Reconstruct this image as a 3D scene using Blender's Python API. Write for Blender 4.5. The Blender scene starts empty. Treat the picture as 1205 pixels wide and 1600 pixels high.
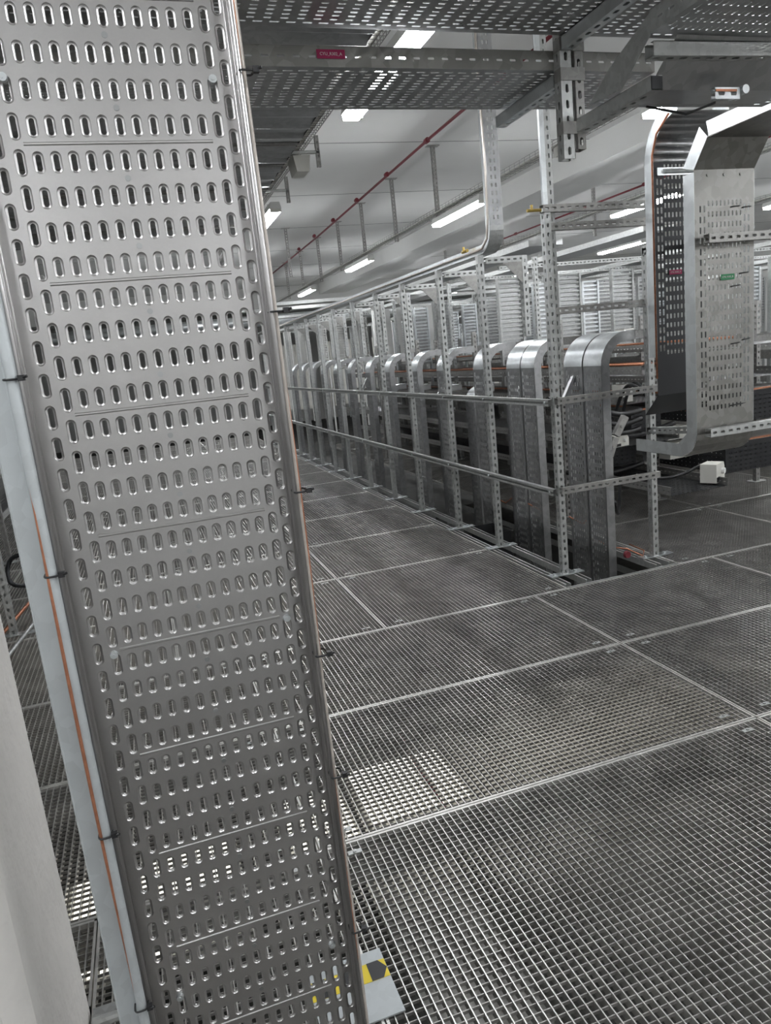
import bpy, math, random
from mathutils import Vector as V, Matrix
random.seed(7)
PI = math.pi
S = bpy.context.scene
COL = S.collection
# ------------------------------------------------------------------ camera
cam = bpy.data.objects.new('camera', bpy.data.cameras.new('camera'))
COL.objects.link(cam)
cam.location = (0, 0, 1.5)
cam.rotation_euler = (1.35805409, 0.10205603, -0.32317965)
cam.data.sensor_fit = 'HORIZONTAL'
cam.data.sensor_width = 36
cam.data.lens = 1143.43 / 1205 * 36
cam.data.clip_start = 0.02
cam.data.clip_end = 200
S.camera = cam
# ------------------------------------------------------------------ world, exposure
w = bpy.data.worlds.new('world'); S.world = w; w.use_nodes = True
w.node_tree.nodes['Background'].inputs[0].default_value = (0.8, 0.85, 0.9, 1)
w.node_tree.nodes['Background'].inputs[1].default_value = 0.02
S.view_settings.view_transform = 'Standard'
S.view_settings.look = 'None'
S.view_settings.exposure = 0.0
S.view_settings.gamma = 1
S.view_settings.use_curve_mapping = False
S.cycles.use_denoising = True
S.cycles.max_bounces = 7
S.cycles.sample_clamp_indirect = 6
LAMP = 70.0           # strength of the ceiling luminaires
CEIL = 3.93

# ------------------------------------------------------------------ materials
def new_mat(name):
    m = bpy.data.materials.new(name); m.use_nodes = True
    return m, m.node_tree, m.node_tree.nodes['Principled BSDF']
def plain(name, col, rough=0.6, metal=0.0, noise=0.06, scale=8.0, bump=0.0, bscale=60):
    m, t, p = new_mat(name)
    tc = t.nodes.new('ShaderNodeTexCoord')
    n = t.nodes.new('ShaderNodeTexNoise'); n.inputs['Scale'].default_value = scale
    n.inputs['Detail'].default_value = 4
    t.links.new(tc.outputs['Object'], n.inputs['Vector'])
    r = t.nodes.new('ShaderNodeValToRGB')
    c = V(col)
    r.color_ramp.elements[0].position = 0.3; r.color_ramp.elements[1].position = 0.7
    r.color_ramp.elements[0].color = (*(c * (1 - noise)), 1)
    r.color_ramp.elements[1].color = (*[min(1, x) for x in c * (1 + noise)], 1)
    t.links.new(n.outputs['Fac'], r.inputs[0]); t.links.new(r.outputs[0], p.inputs['Base Color'])
    p.inputs['Roughness'].default_value = rough; p.inputs['Metallic'].default_value = metal
    if bump:
        n2 = t.nodes.new('ShaderNodeTexNoise'); n2.inputs['Scale'].default_value = bscale
        b = t.nodes.new('ShaderNodeBump'); b.inputs['Strength'].default_value = bump; b.inputs['Distance'].default_value = 0.01
        t.links.new(tc.outputs['Object'], n2.inputs['Vector']); t.links.new(n2.outputs['Fac'], b.inputs['Height'])
        t.links.new(b.outputs[0], p.inputs['Normal'])
    return m
def galv(name, col, rough, metal=0.9, spangle=0.08, vscale=40, rv=0.07):
    m, t, p = new_mat(name)
    tc = t.nodes.new('ShaderNodeTexCoord')
    v = t.nodes.new('ShaderNodeTexVoronoi'); v.inputs['Scale'].default_value = vscale
    n = t.nodes.new('ShaderNodeTexNoise'); n.inputs['Scale'].default_value = 5; n.inputs['Detail'].default_value = 5
    t.links.new(tc.outputs['Object'], v.inputs['Vector']); t.links.new(tc.outputs['Object'], n.inputs['Vector'])
    mx = t.nodes.new('ShaderNodeMix'); mx.data_type = 'FLOAT'; mx.inputs[0].default_value = 0.5
    sep = t.nodes.new('ShaderNodeSeparateColor')
    t.links.new(v.outputs['Color'], sep.inputs[0])
    t.links.new(sep.outputs[0], mx.inputs[2]); t.links.new(n.outputs['Fac'], mx.inputs[3])
    r = t.nodes.new('ShaderNodeValToRGB'); c = V(col)
    r.color_ramp.elements[0].position = 0.2; r.color_ramp.elements[1].position = 0.8
    r.color_ramp.elements[0].color = (*(c * (1 - spangle)), 1)
    r.color_ramp.elements[1].color = (*[min(1, x) for x in c * (1 + spangle)], 1)
    t.links.new(mx.outputs[0], r.inputs[0]); t.links.new(r.outputs[0], p.inputs['Base Color'])
    mr = t.nodes.new('ShaderNodeMapRange'); mr.inputs[3].default_value = rough - rv; mr.inputs[4].default_value = rough + rv
    t.links.new(mx.outputs[0], mr.inputs[0]); t.links.new(mr.outputs[0], p.inputs['Roughness'])
    p.inputs['Metallic'].default_value = metal
    return m
def emit(name, col, strength):
    m = bpy.data.materials.new(name); m.use_nodes = True; t = m.node_tree
    t.nodes.remove(t.nodes['Principled BSDF'])
    e = t.nodes.new('ShaderNodeEmission'); e.inputs[0].default_value = (*col, 1); e.inputs[1].default_value = strength
    t.links.new(e.outputs[0], t.nodes['Material Output'].inputs[0])
    return m
M = dict(
    tray=galv('galvanised_sheet', (0.50, 0.49, 0.485), 0.33, 1.0, 0.015, 300, 0.01),
    sheet=galv('galvanised_sheet_dull', (0.44, 0.445, 0.45), 0.32, 0.95, 0.12, 30),
    riser=galv('dark_zinc', (0.27, 0.265, 0.25), 0.42, 0.85, 0.2, 24),  # darker zinc tone for riser faces, an overhead wall and underfloor bases
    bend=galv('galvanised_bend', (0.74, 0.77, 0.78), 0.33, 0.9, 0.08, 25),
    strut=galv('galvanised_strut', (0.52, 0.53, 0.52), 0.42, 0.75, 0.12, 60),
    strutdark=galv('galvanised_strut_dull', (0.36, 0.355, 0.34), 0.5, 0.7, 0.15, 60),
    grate=galv('galvanised_grating', (0.58, 0.57, 0.545), 0.38, 0.85, 0.12, 12),
    cross=galv('grating_cross_bar', (0.36, 0.35, 0.335), 0.45, 0.8, 0.15, 12),
    band=galv('galvanised_band', (0.50, 0.53, 0.54), 0.55, 0.6, 0.07, 45),
    frame=galv('grating_frame', (0.66, 0.65, 0.62), 0.42, 0.75, 0.1, 30),
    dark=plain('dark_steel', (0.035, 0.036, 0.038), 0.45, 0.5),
    black=plain('black_plastic', (0.012, 0.012, 0.013), 0.4),
    white=plain('white_paint', (0.72, 0.72, 0.70), 0.8, 0, 0.02, 2),
    ceil=plain('ceiling_paint', (0.76, 0.76, 0.74), 0.85, 0, 0.03, 1.2),
    conc=plain('painted_concrete', (0.62, 0.60, 0.57), 0.85, 0, 0.05, 5, 0.4, 35),
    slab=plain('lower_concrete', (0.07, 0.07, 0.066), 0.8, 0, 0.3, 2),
    cream=plain('cream_plastic', (0.66, 0.65, 0.60), 0.45),
    red=plain('red_pipe_paint', (0.17, 0.02, 0.03), 0.45),
    copper=plain('bare_copper', (0.50, 0.22, 0.13), 0.38, 0.8, 0.2, 60),
    sheath=plain('clear_cable_sheath', (0.42, 0.38, 0.34), 0.3, 0.2, 0.1, 40),
    brass=plain('brass', (0.55, 0.40, 0.12), 0.35, 0.8),
    magenta=plain('magenta_label', (0.36, 0.012, 0.09), 0.5, 0, 0.03),
    green=plain('green_label', (0.01, 0.20, 0.07), 0.5, 0, 0.03),
    text=plain('label_lettering', (0.75, 0.72, 0.72), 0.6, 0, 0.02),
    yellow=plain('hazard_yellow', (0.75, 0.58, 0.03), 0.5, 0, 0.03),
    lamp=emit('luminaire_glow', (0.95, 0.97, 1.0), LAMP),
    lowglow=emit('lower_panel_glow', (1.0, 0.96, 0.84), 2.2),
)

# ------------------------------------------------------------------ mesh builder
class MB:
    def __init__(s): s.v = []; s.f = []
    def add(s, vs, fs):
        b = len(s.v); s.v += [tuple(p) for p in vs]; s.f += [tuple(b + i for i in q) for q in fs]; return s
    def obox(s, c, a, b, d):          # centre and three half vectors
        c, a, b, d = V(c), V(a), V(b), V(d)
        vs = [c + i * a + j * b + k * d for k in (-1, 1) for j in (-1, 1) for i in (-1, 1)]
        return s.add(vs, [(0, 2, 3, 1), (4, 5, 7, 6), (0, 1, 5, 4), (2, 6, 7, 3), (0, 4, 6, 2), (1, 3, 7, 5)])
    def box(s, x0, x1, y0, y1, z0, z1):
        return s.obox(((x0 + x1) / 2, (y0 + y1) / 2, (z0 + z1) / 2), ((x1 - x0) / 2, 0, 0), (0, (y1 - y0) / 2, 0), (0, 0, (z1 - z0) / 2))
    def prism(s, pts, ext):           # closed polygon swept along ext
        n = len(pts); ext = V(ext); p0 = [V(p) for p in pts]
        return s.add(p0 + [p + ext for p in p0],
                     [tuple(range(n))[::-1], tuple(range(n, 2 * n))] + [(i, (i + 1) % n, n + (i + 1) % n, n + i) for i in range(n)])
    def tube(s, path, r, n=8, cap=True):
        P = [V(p) for p in path]; m = len(P); vs = []; up = None
        for i, p in enumerate(P):
            t = (P[min(i + 1, m - 1)] - P[max(i - 1, 0)]).normalized()
            if up is None: up = t.orthogonal().normalized()
            up = (up - t * up.dot(t)).normalized(); sd = t.cross(up)
            rr = r[i] if isinstance(r, (list, tuple)) else r
            vs += [p + rr * (math.cos(2 * PI * k / n) * up + math.sin(2 * PI * k / n) * sd) for k in range(n)]
        fs = [(i * n + k, i * n + (k + 1) % n, (i + 1) * n + (k + 1) % n, (i + 1) * n + k) for i in range(m - 1) for k in range(n)]
        if cap: fs += [tuple(range(n))[::-1], tuple(range((m - 1) * n, m * n))]
        return s.add(vs, fs)
    def cell(s, O, U, W, N, u0, u1, v0, v1, hole, t):
        # one plate cell; hole = (cu, cv, length, width) slot, long axis along U; t = sheet thickness (towards -N)
        P = lambda u, v, n=0.0: O + U * u + W * v + N * n
        if hole is None:
            s.add([P(u0, v0), P(u1, v0), P(u1, v1), P(u0, v1), P(u0, v0, -t), P(u1, v0, -t), P(u1, v1, -t), P(u0, v1, -t)],
                  [(0, 1, 2, 3), (7, 6, 5, 4)]); return
        cu, cv, L, Wd = hole; h = Wd / 2; a = L / 2 - h * 0.6
        out = [(u0, v0), (cu, v0), (u1, v0), (u1, cv), (u1, v1), (cu, v1), (u0, v1), (u0, cv)]
        inn = [(cu - a, cv - h), (cu, cv - h), (cu + a, cv - h), (cu + L / 2, cv), (cu + a, cv + h), (cu, cv + h), (cu - a, cv + h), (cu - L / 2, cv)]
        vs = [P(*p) for p in out] + [P(*p) for p in inn] + [P(*p, -t) for p in inn] + [P(*p, -t) for p in out]
        fs = []
        for i in range(8):
            j = (i + 1) % 8
            fs += [(i, j, 8 + j, 8 + i), (8 + i, 8 + j, 16 + j, 16 + i), (16 + i, 16 + j, 24 + j, 24 + i)]
        s.add(vs, fs)
    def build(s, name, mat, parent=None, smooth=False):
        me = bpy.data.meshes.new(name); me.from_pydata(s.v, [], s.f); me.materials.append(mat)
        if smooth:
            me.polygons.foreach_set('use_smooth', [True] * len(me.polygons))
        me.update()
        o = bpy.data.objects.new(name, me); COL.objects.link(o)
        if parent: o.parent = parent
        return o

def tag(o, label, cat, group=None, kind=None):
    o['label'] = label; o['category'] = cat
    if group: o['group'] = group
    if kind: o['kind'] = kind
    return o
def thing(name, label, cat, loc=(0, 0, 0), rz=0, group=None):
    o = bpy.data.objects.new(name, None); COL.objects.link(o)
    o.location = loc; o.rotation_euler = (0, 0, rz); o.empty_display_size = 0.1
    return tag(o, label, cat, group)
def struct(name, mb, mat, parent=None):
    o = mb.build(name, mat, parent)
    if not parent: o['kind'] = 'structure'
    return o
def copy_tree(o, parent=None):
    c = o.copy(); COL.objects.link(c); c.parent = parent
    for ch in list(o.children): copy_tree(ch, c)
    return c
ORD = ['first', 'second', 'third', 'fourth', 'fifth', 'sixth', 'seventh', 'eighth', 'ninth', 'tenth', 'eleventh', 'twelfth', 'thirteenth', 'fourteenth', 'fifteenth', 'sixteenth']

# plates and channels -------------------------------------------------
def perf_plate(mb, O, U, W, N, L, Wd, pu=0.05, pv=0.025, sl=0.026, sw=0.008, t=0.0016, stagger=1, skip=0, margin=0.012):
    """perforated sheet: L along U, Wd along W; 'stagger' outer columns offset by half a pitch on both sides."""
    O, U, W, N = V(O), V(U), V(W), V(N)
    nc = max(1, int((Wd - 2 * margin) / pv)); m = (Wd - nc * pv) / 2
    nr = int(L / pu)
    mb.cell(O, U, W, N, 0, L, 0, m, None, t); mb.cell(O, U, W, N, 0, L, Wd - m, Wd, None, t)
    for c in range(nc):
        st = (c < stagger or c >= nc - stagger)
        off = pu * 0.5 if st else 0.0
        v0 = m + c * pv; v1 = v0 + pv
        if off: mb.cell(O, U, W, N, 0, off, v0, v1, None, t)
        k = 0
        while off + (k + 1) * pu <= L + 1e-6:
            u0 = off + k * pu
            ln = sl * 1.25 if st else sl
            if skip and not st and (k % skip) == skip - 1: mb.cell(O, U, W, N, u0, u0 + pu, v0, v1, None, t)
            else: mb.cell(O, U, W, N, u0, u0 + pu, v0, v1, (u0 + pu / 2, (v0 + v1) / 2, ln, sw), t)
            k += 1
        if off + k * pu < L - 1e-6: mb.cell(O, U, W, N, off + k * pu, L, v0, v1, None, t)
    return mb
def perf_strip(mb, O, U, W, N, L, Wd, pu=0.05, sl=0.028, sw=0.013, t=0.002):
    O, U, W, N = V(O), V(U), V(W), V(N); k = 0
    while (k + 1) * pu <= L + 1e-6:
        mb.cell(O, U, W, N, k * pu, (k + 1) * pu, 0, Wd, ((k + .5) * pu, Wd / 2, sl, sw), t); k += 1
    if k * pu < L - 1e-6: mb.cell(O, U, W, N, k * pu, L, 0, Wd, None, t)
    return mb
def channel(mb, A, B, web_dir, side=0.041, sides_perf=True, web_perf=True, pu=0.05, sl=0.028, sw=0.013, depth=None, closed=False):
    """slotted C-profile from A to B; its web faces web_dir."""
    A, B = V(A), V(B); U = (B - A); L = U.length; U.normalize()
    N = V(web_dir).normalized(); W = U.cross(N).normalized(); d = depth or side
    h = side / 2
    f = perf_strip
    def strip(O, Wv, Nv, wd, perf):
        if perf: f(mb, O, U, Wv, Nv, L, wd, pu, sl, sw)
        else: mb.cell(V(O), U, Wv, Nv, 0, L, 0, wd, None, 0.002)
    strip(A + N * d / 2 - W * h, W, N, side, web_perf)
    strip(A + N * d / 2 + W * h, -N, W, d, sides_perf)
    strip(A - N * d / 2 - W * h, N, -W, d, sides_perf)
    if closed:
        mb.cell(A - N * d / 2 + W * h, U, -W, -N, 0, L, 0, side, None, 0.002); return mb
    for sg in (-1, 1):                # inturned lips on the open side
        c = (A + B) / 2 - N * (d / 2 - 0.001) + W * sg * (h - 0.0065)
        mb.obox(c, U * L / 2, W * 0.0065, N * 0.001)
    return mb

# ================================================================== SETTING
X0, X1, Y0, Y1 = -7.0, 19.0, -5.0, 38.0
LOW = -1.5
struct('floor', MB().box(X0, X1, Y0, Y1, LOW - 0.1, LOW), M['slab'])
struct('ceiling', MB().box(X0, X1, Y0, Y1, CEIL, CEIL + 0.2), M['ceil'])
struct('wall_left', MB().box(X0 - 0.2, X0, Y0, Y1, LOW, CEIL), M['white'])
struct('wall_right', MB().box(X1, X1 + 0.2, Y0, Y1, LOW, CEIL), M['white'])
struct('wall_back', MB().box(X0, X1, Y1, Y1 + 0.2, LOW, CEIL), M['white'])
struct('wall_front', MB().box(X0, X1, Y0 - 0.2, Y0, LOW, CEIL), M['white'])
struct('trim_1', MB().box(6.0, 6.9, Y0, Y1, 3.6, CEIL), M['ceil'])          # long ceiling downstand
struct('trim_2', MB().box(X0, X1, 24.0, 25.0, 3.3, CEIL), M['ceil'])
mb = MB()
for k in range(14): mb.box(X0, X1, 1.0 + 2.6 * k, 1.006 + 2.6 * k, CEIL - 0.003, CEIL)
struct('trim_3', mb, M['dark'])
for i, y in enumerate((10.2, 17.5, 26)):
    struct('wall_pillar_%d' % (i + 1), MB().box(-4.0, -3.4, y, y + 0.6, LOW, CEIL), M['white'])

# white concrete pillar at the lower left
px = [(-1.3, 1.24), (-0.40, 1.24), (-0.362, 1.285), (-0.362, 1.70), (-1.3, 1.70)]
pil = MB().prism([(x, y, LOW) for x, y in px], (0, 0, CEIL - LOW)).build('concrete_pillar', M['conc'])
tag(pil, 'white painted concrete pillar with chamfered chipped corner at lower left edge', 'pillar')

# ================================================================== GRATING FLOOR
P_ = 0.0245
def grating_mesh(W, L):
    g = MB(); n = round(W / P_); m = round(L / P_); dx = W / n; dy = L / m
    for i in range(1, n): g.box(i * dx - 0.0015, i * dx + 0.0015, 0.004, L - 0.004, -0.026, 0)
    h = MB()
    for j in range(1, m): h.box(0.003, W - 0.003, j * dy - 0.0012, j * dy + 0.0012, -0.0120, -0.003)
    f = MB()
    for (a, b, c, d) in ((0.002, 0.009, 0.002, L - 0.002), (W - 0.009, W - 0.002, 0.002, L - 0.002), (0.002, W - 0.002, 0.002, 0.011), (0.002, W - 0.002, L - 0.011, L - 0.002)): f.box(a, b, c, d, -0.028, 0.0008)
    return g, f, h
protos = {}
def clip_mb(x, y):
    c = MB(); c.box(x - 0.022, x + 0.022, y - 0.009, y + 0.009, 0.0005, 0.003)
    c.tube([(x, y, 0.003), (x, y, 0.008)], 0.006, 8); return c
def panel(x0, x1, y0, y1, label, group, clips):
    k = (round(x1 - x0, 3), round(y1 - y0, 3), clips)
    if k not in protos:
        t = thing('grating_panel', label, 'floor grating', (x0, y0, 0), 0, group)
        g, f, h = grating_mesh(k[0], k[1])
        g.build('bearing_bars', M['grate'], t); h.build('cross_bars', M['cross'], t); f.build('edge_frame', M['frame'], t)
        if clips:
            for cx in (0.10, k[0] - 0.10):
                for cy in (0.06, k[1] - 0.06): clip_mb(cx, cy).build('saddle_clip', M['strut'], t)
        protos[k] = t
    else:
        t = copy_tree(protos[k]); t.location = (x0, y0, 0); tag(t, label, 'floor grating', group)
near_x = [-4.5, -2.9, -1.25, 0.30, 2.03, 3.33, 4.60, 5.90, 7.20]
near_y = [-0.50, 0.75, 2.04, 2.885, 3.73]
far_x = [-4.70, -3.55, -2.40, -1.22, -0.04, 1.09, 2.265]
far_xr = [3.08, 4.25, 5.45, 6.65, 7.85, 9.05, 10.25]
far_y = [3.73, 4.83, 5.86, 6.86, 7.87, 8.87] + [8.87 + 1.0 * k for k in range(1, 9)]
for i in range(len(near_x) - 1):
    for j in range(len(near_y) - 1):
        if near_x[i] < -0.362 and near_y[j] < 1.7 and near_y[j + 1] > 1.24 and near_x[i + 1] > -1.3: 
            continue
        panel(near_x[i], near_x[i + 1], near_y[j], near_y[j + 1], 'galvanised floor grating panel in the wide rows in front of the railed opening', 'near floor grating panels', True)
# panels cut round the pillar
panel(-0.36, 0.30, 0.75, 2.04, 'narrow galvanised grating panel beside the white pillar foot', None, True)
for (a, b, c, d) in ((-1.25, -0.36, 1.71, 2.04), (-1.25, -0.36, 0.75, 1.235), (-2.90, -1.32, 0.75, 2.04)):
    panel(a, b, c, d, 'small galvanised grating infill panel next to the white pillar', 'infill gratings round the pillar', False)
for i in range(len(far_x) - 1):
    for j in range(len(far_y) - 1):
        panel(far_x[i], far_x[i + 1], far_y[j], far_y[j + 1], 'galvanised floor grating panel of the long walkway left of the barrier rail', 'walkway grating panels', i >= 4 and j < 4)
for i in range(len(far_xr) - 1):
    for j in range(len(far_y) - 1):
        if j > 8: continue
        panel(far_xr[i], far_xr[i + 1], far_y[j], far_y[j + 1], 'galvanised floor grating panel right of the riser opening under the tray racks', 'right hand grating panels', i < 2 and j < 2)
# support beams under the seams
pr = None
for j, y in enumerate([0.75, 2.04, 2.885, 3.73, 5.86, 7.87, 9.87, 11.87]):
    lb, gp = 'pale steel support beam running crosswise under the floor grating seams', 'grating support beams'
    b = MB().box(-4.7, 10.2 if y < 3.8 else 2.28, y - 0.035, y + 0.035, -0.036, -0.030).box(-4.7, 10.2 if y < 3.8 else 2.28, y - 0.004, y + 0.004, -0.16, -0.036)
    tag(b.build('support_beam', M['frame']), lb, 'beam', gp)
for x in (-2.40, -0.04, 1.09, 2.03):
    b = MB().box(x - 0.03, x + 0.03, -0.5 if x > 2 else 3.73, 3.73 if x > 2 else 16.8, -0.060, -0.038).box(x - .004, x + .004, -0.5 if x > 2 else 3.73, 3.73 if x > 2 else 16.8, -0.2, -0.06)
    tag(b.build('support_beam', M['strut']), 'pale steel support beam running lengthwise under the floor grating seams', 'beam', 'lengthwise grating support beams')

# things on the level below, seen through the bars
def lower_glow(x0, x1, y0, y1, z, label):  # emissive panels put in for the pale bright patches under the bars
    t = thing('lower_glow_panel', label, 'light', ((x0 + x1) / 2, (y0 + y1) / 2, z))
    a, b = (x1 - x0) / 2, (y1 - y0) / 2
    MB().box(-a, a, -b, b, -0.05, 0).build('housing', M['cream'], t)
    MB().box(-a + .02, a - .02, -b + .02, b - .02, 0.001, 0.012).build('diffuser', M['lowglow'], t)
lower_glow(0.80, 1.42, 3.45, 4.05, -1.0, 'square glowing panel on the level below, seen through the central grating')
lower_glow(0.35, 0.74, 3.28, 3.9, -1.0, 'glowing panel on the level below, seen through the grating beside the perforated tray')
lower_glow(-0.75, 0.10, 3.0, 3.7, -1.0, 'glowing panel on the level below, between the pillar and the perforated tray')
tag(MB().tube([(1.12, 3.0, -0.80), (1.20, 4.6, -0.80)], 0.012, 8).build('red_conduit', M['red']), 'thin dark red pipe below the grating crossing the glowing panel', 'pipe')
for k, (x, z) in enumerate([(0.55, -0.62), (1.9, -0.62), (3.6, -0.5), (-1.85, -0.62), (4.9, -0.5)]):
    t = thing('underfloor_tray', 'wide cable tray running lengthwise under the floor grating', 'cable tray', (x, -0.5, z), 0, 'underfloor cable trays')
    b = MB(); L = 15 if x < 3 else 9
    b.box(0, .4, 0, 3.4 if k == 0 else L, 0, .002)
    b.build('tray_base', M['riser'], t)
    for xx in (0, .4): MB().box(xx - .001, xx + .001, 0, 3.4 if k == 0 else L, 0, .06).build('side_wall', M['strut'], t)

# ================================================================== FOREGROUND PERFORATED TRAY
YP = 1.27
ZB, ZT = 0.03, 3.30
XL, XR = -0.164, 0.2195
t = thing('vertical_cable_tray', 'large perforated galvanised cable tray standing upright in the left foreground', 'cable tray', (0, YP, 0))
fg_tray = t
def fg_cell(mb, x0, x1, z0, z1, cx, cz, L, Wd, n=20):
    """embossed slot: long axis vertical. y=0 is the sheet, recess goes to +y"""
    def stad(L_, W_):
        r = W_ / 2; a = L_ / 2 - r; out = []
        q = n // 2
        for k in range(q):
            th = -PI * 0.0 + PI * k / (q - 1); out.append((cx + r * math.cos(th), cz + a + r * math.sin(th)))
        for k in range(q):
            th = PI + PI * k / (q - 1); out.append((cx + r * math.cos(th), cz - a + r * math.sin(th)))
        return out
    rings = [(stad(L + .0078, Wd + .0078), 0.0), (stad(L + .0058, Wd + .0058), 0.0012), (stad(L + .0022, Wd + .0022), 0.0021), (stad(L, Wd), 0.0023), (stad(L, Wd), 0.004)]
    # outer boundary points matched by angle
    q = n // 2; outer = []
    for (x, z) in rings[0][0]:
        dx, dz = x - cx, z - cz
        # cast to rectangle
        sx = ((x1 - cx) if dx > 0 else (x0 - cx)) / dx if abs(dx) > 1e-6 else 1e9
        sz = ((z1 - cz) if dz > 0 else (z0 - cz)) / dz if abs(dz) > 1e-6 else 1e9
        s = min(abs(sx), abs(sz)); outer.append([cx + dx * s, cz + dz * s])
    # snap nearest points to the corners so neighbouring cells close
    for (X, Z) in ((x0, z0), (x1, z0), (x1, z1), (x0, z1)):
        k = min(range(n), key=lambda i: (outer[i][0] - X) ** 2 + (outer[i][1] - Z) ** 2); outer[k] = [X, Z]
    vs = [(x, 0, z) for x, z in outer]
    for r, y in rings: vs += [(x, y, z) for x, z in r]
    fs = []
    for j in range(len(rings)):
        for i in range(n):
            k = (i + 1) % n
            fs.append((j * n + i, j * n + k, (j + 1) * n + k, (j + 1) * n + i))
    mb.add(vs, fs)
mb = MB()
rows0 = 1.530
colx = [-0.087 + 0.0248 * i for i in range(11)]
k0 = int((rows0 - ZB) / 0.05); zrow = [rows0 + 0.05 * k for k in range(-k0 + 1, int((ZT - rows0) / 0.05))]
def blank(x0, x1, z0, z1): mb.add([(x0, 0, z0), (x1, 0, z0), (x1, 0, z1), (x0, 0, z1)], [(0, 1, 2, 3)])
zlo, zhi = zrow[0] - .025, zrow[-1] + .025
XA, XB = colx[0] - 0.0124, colx[-1] + 0.0124
lc = [(-0.1305, False), (-0.1120 + 0.0005, True)]
edges = [XL, -0.1555, -0.1270, XA]            # left margin, outer column, inner column
edgesR = [XB, 0.1985 + 0.0008, 0.2170 + 0.0, XR]
# middle columns
for x in colx:
    for z in zrow: fg_cell(mb, x - .0124, x + .0124, z - .025 + .0022, z + .025 - .0022, x, z, 0.024, 0.0078)
# strips between the rows: plain, with the centre dots
cxm = colx[5]
dots = []
for i, z in enumerate(zrow):
    zz = z - .025
    dot = (round((rows0 - z) / 0.05) % 2 == 0)
    blank(XA, XB, zz - .0022, zz + .0022)
    if dot: dots.append(zz)
blank(XA, XB, zhi - .0022, zhi)
# staggered outer columns
def stagcol(x0, x1, off):
    cx = (x0 + x1) / 2
    for z in zrow[1:]:
        zc = z - .025 + off
        fg_cell(mb, x0, x1, zc - .025, zc + .025, cx, zc, 0.031, 0.0078)
    blank(x0, x1, zlo, zrow[1] - .05 + off); blank(x0, x1, zrow[-1] + off, zhi)
stagcol(-0.1250, XA, 0.025); stagcol(-0.1520, -0.1250, 0.0)
stagcol(XB, 0.1975, 0.025); stagcol(0.1975, 0.2175, 0.0)
blank(XL, -0.1520, zlo, zhi); blank(0.2175, XR, zlo, zhi)
blank(XL, XR, ZB, zlo); blank(XL, XR, zhi, ZT)
mb.build('perforated_plate', M['tray'], t)
# pressed horizontal ribs and small round holes
z = 1.456 - 0.2 * 7
while z < zhi:
    if z > zlo + .02:
        pts = [(XA - .004, .0002, z - .0028), (XA - .004, -.0016, z - .0012), (XA - .004, -.0016, z + .0012), (XA - .004, .0002, z + .0028)]
        MB().prism(pts, (XB - XA + .004, 0, 0)).build('pressed_rib', M['tray'], t)
    z += 0.2
for z in dots: MB().tube([(cxm - .001, -0.0008, z), (cxm - .001, 0.0003, z)], 0.0046, 14).build('round_knockout', M['sheet'], t)
# side walls folded towards the camera with a rounded lip
for sg, x in ((-1, XL), (1, XR)):
    s_ = MB(); s_.box(x - .0009, x + .0009, -0.058, 0.0, ZB, ZT)
    s_.tube([(x, -0.060, ZB), (x, -0.060, ZT)], 0.0045, 10)
    s_.tube([(x - sg * .001, -0.0015, ZB), (x - sg * .001, -0.0015, ZT)], 0.0022, 8)
    s_.tube([(x, -0.030, ZB), (x, -0.030, ZT)], 0.0018, 8)
    s_.build('side_wall', M['tray'], t, True)
# outward lip on the left with the bolts
MB().box(XL - .0215, XL - .001, -0.0605, -0.0585, ZB, ZT).build('folded_lip', M['band'], t)
for (bx, bz) in ((0.186, 1.051), (-0.114, 1.049), (0.186, 1.945), (-0.114, 1.945), (0.186, .35), (-.114, .35)):
    b = MB(); b.tube([(bx, -0.006, bz), (bx, 0.0, bz)], [0.0062, 0.0070], 14); b.tube([(bx, -0.0075, bz), (bx, -0.006, bz)], 0.0028, 6)
    b.build('bolt', M['bend'], t)
# flat galvanised support profile left of the tray
t = thing('mounting_profile', 'smooth flat galvanised upright profile along the left edge of the foreground tray', 'profile', (XL - .0215, YP - .0605, 0))
mb = MB(); mb.box(-.0265, 0, 0, .0025, ZB, ZT).box(-.0265, -.0240, 0.0025, .075, ZB, ZT)
mb.prism([(-.0265, 0, ZB), (-.0300, .004, ZB), (-.0265, .004, ZB)], (0, 0, ZT - ZB)); mb.build('flange', M['band'], t)
# earth cables with ties
def wavy(x, y, z0, z1, ax, ay, n=60, ph=0):
    return [(x + ax * math.sin(ph + 5.1 * k / n * 3), y + ay * math.sin(ph + 3.3 * k / n * 4), z0 + (z1 - z0) * k / n) for k in range(n + 1)]
c = thing('earth_cable', 'sheathed copper earth cable tied along the left lip of the foreground tray', 'cable', (XL - .0095, YP - .070, 0))
MB().tube(wavy(0, 0, ZB, ZT, .0006, .0006, 90), 0.0082, 12).build('sheath', M['band'], c, True)
MB().tube([(p[0] - .0052, p[1] - .0032, p[2]) for p in wavy(0, 0, ZB, ZT, .0022, .0030, 160, .7)], 0.0030, 8).build('copper_core', M['copper'], c, True)
c = thing('earth_cable', 'sheathed copper earth cable tied along the right edge of the foreground tray', 'cable', (XR + .0075, YP - .045, 0))
MB().tube(wavy(0, 0, ZB, ZT, .0010, .002, 90), 0.0050, 10).build('sheath', M['sheath'], c, True)
MB().tube([(p[0] + .0012, p[1] - .0000, p[2]) for p in wavy(0, 0, ZB, ZT, .0034, .0020, 140, 2.0)], 0.0028, 8).build('copper_core', M['copper'], c, True)
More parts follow.
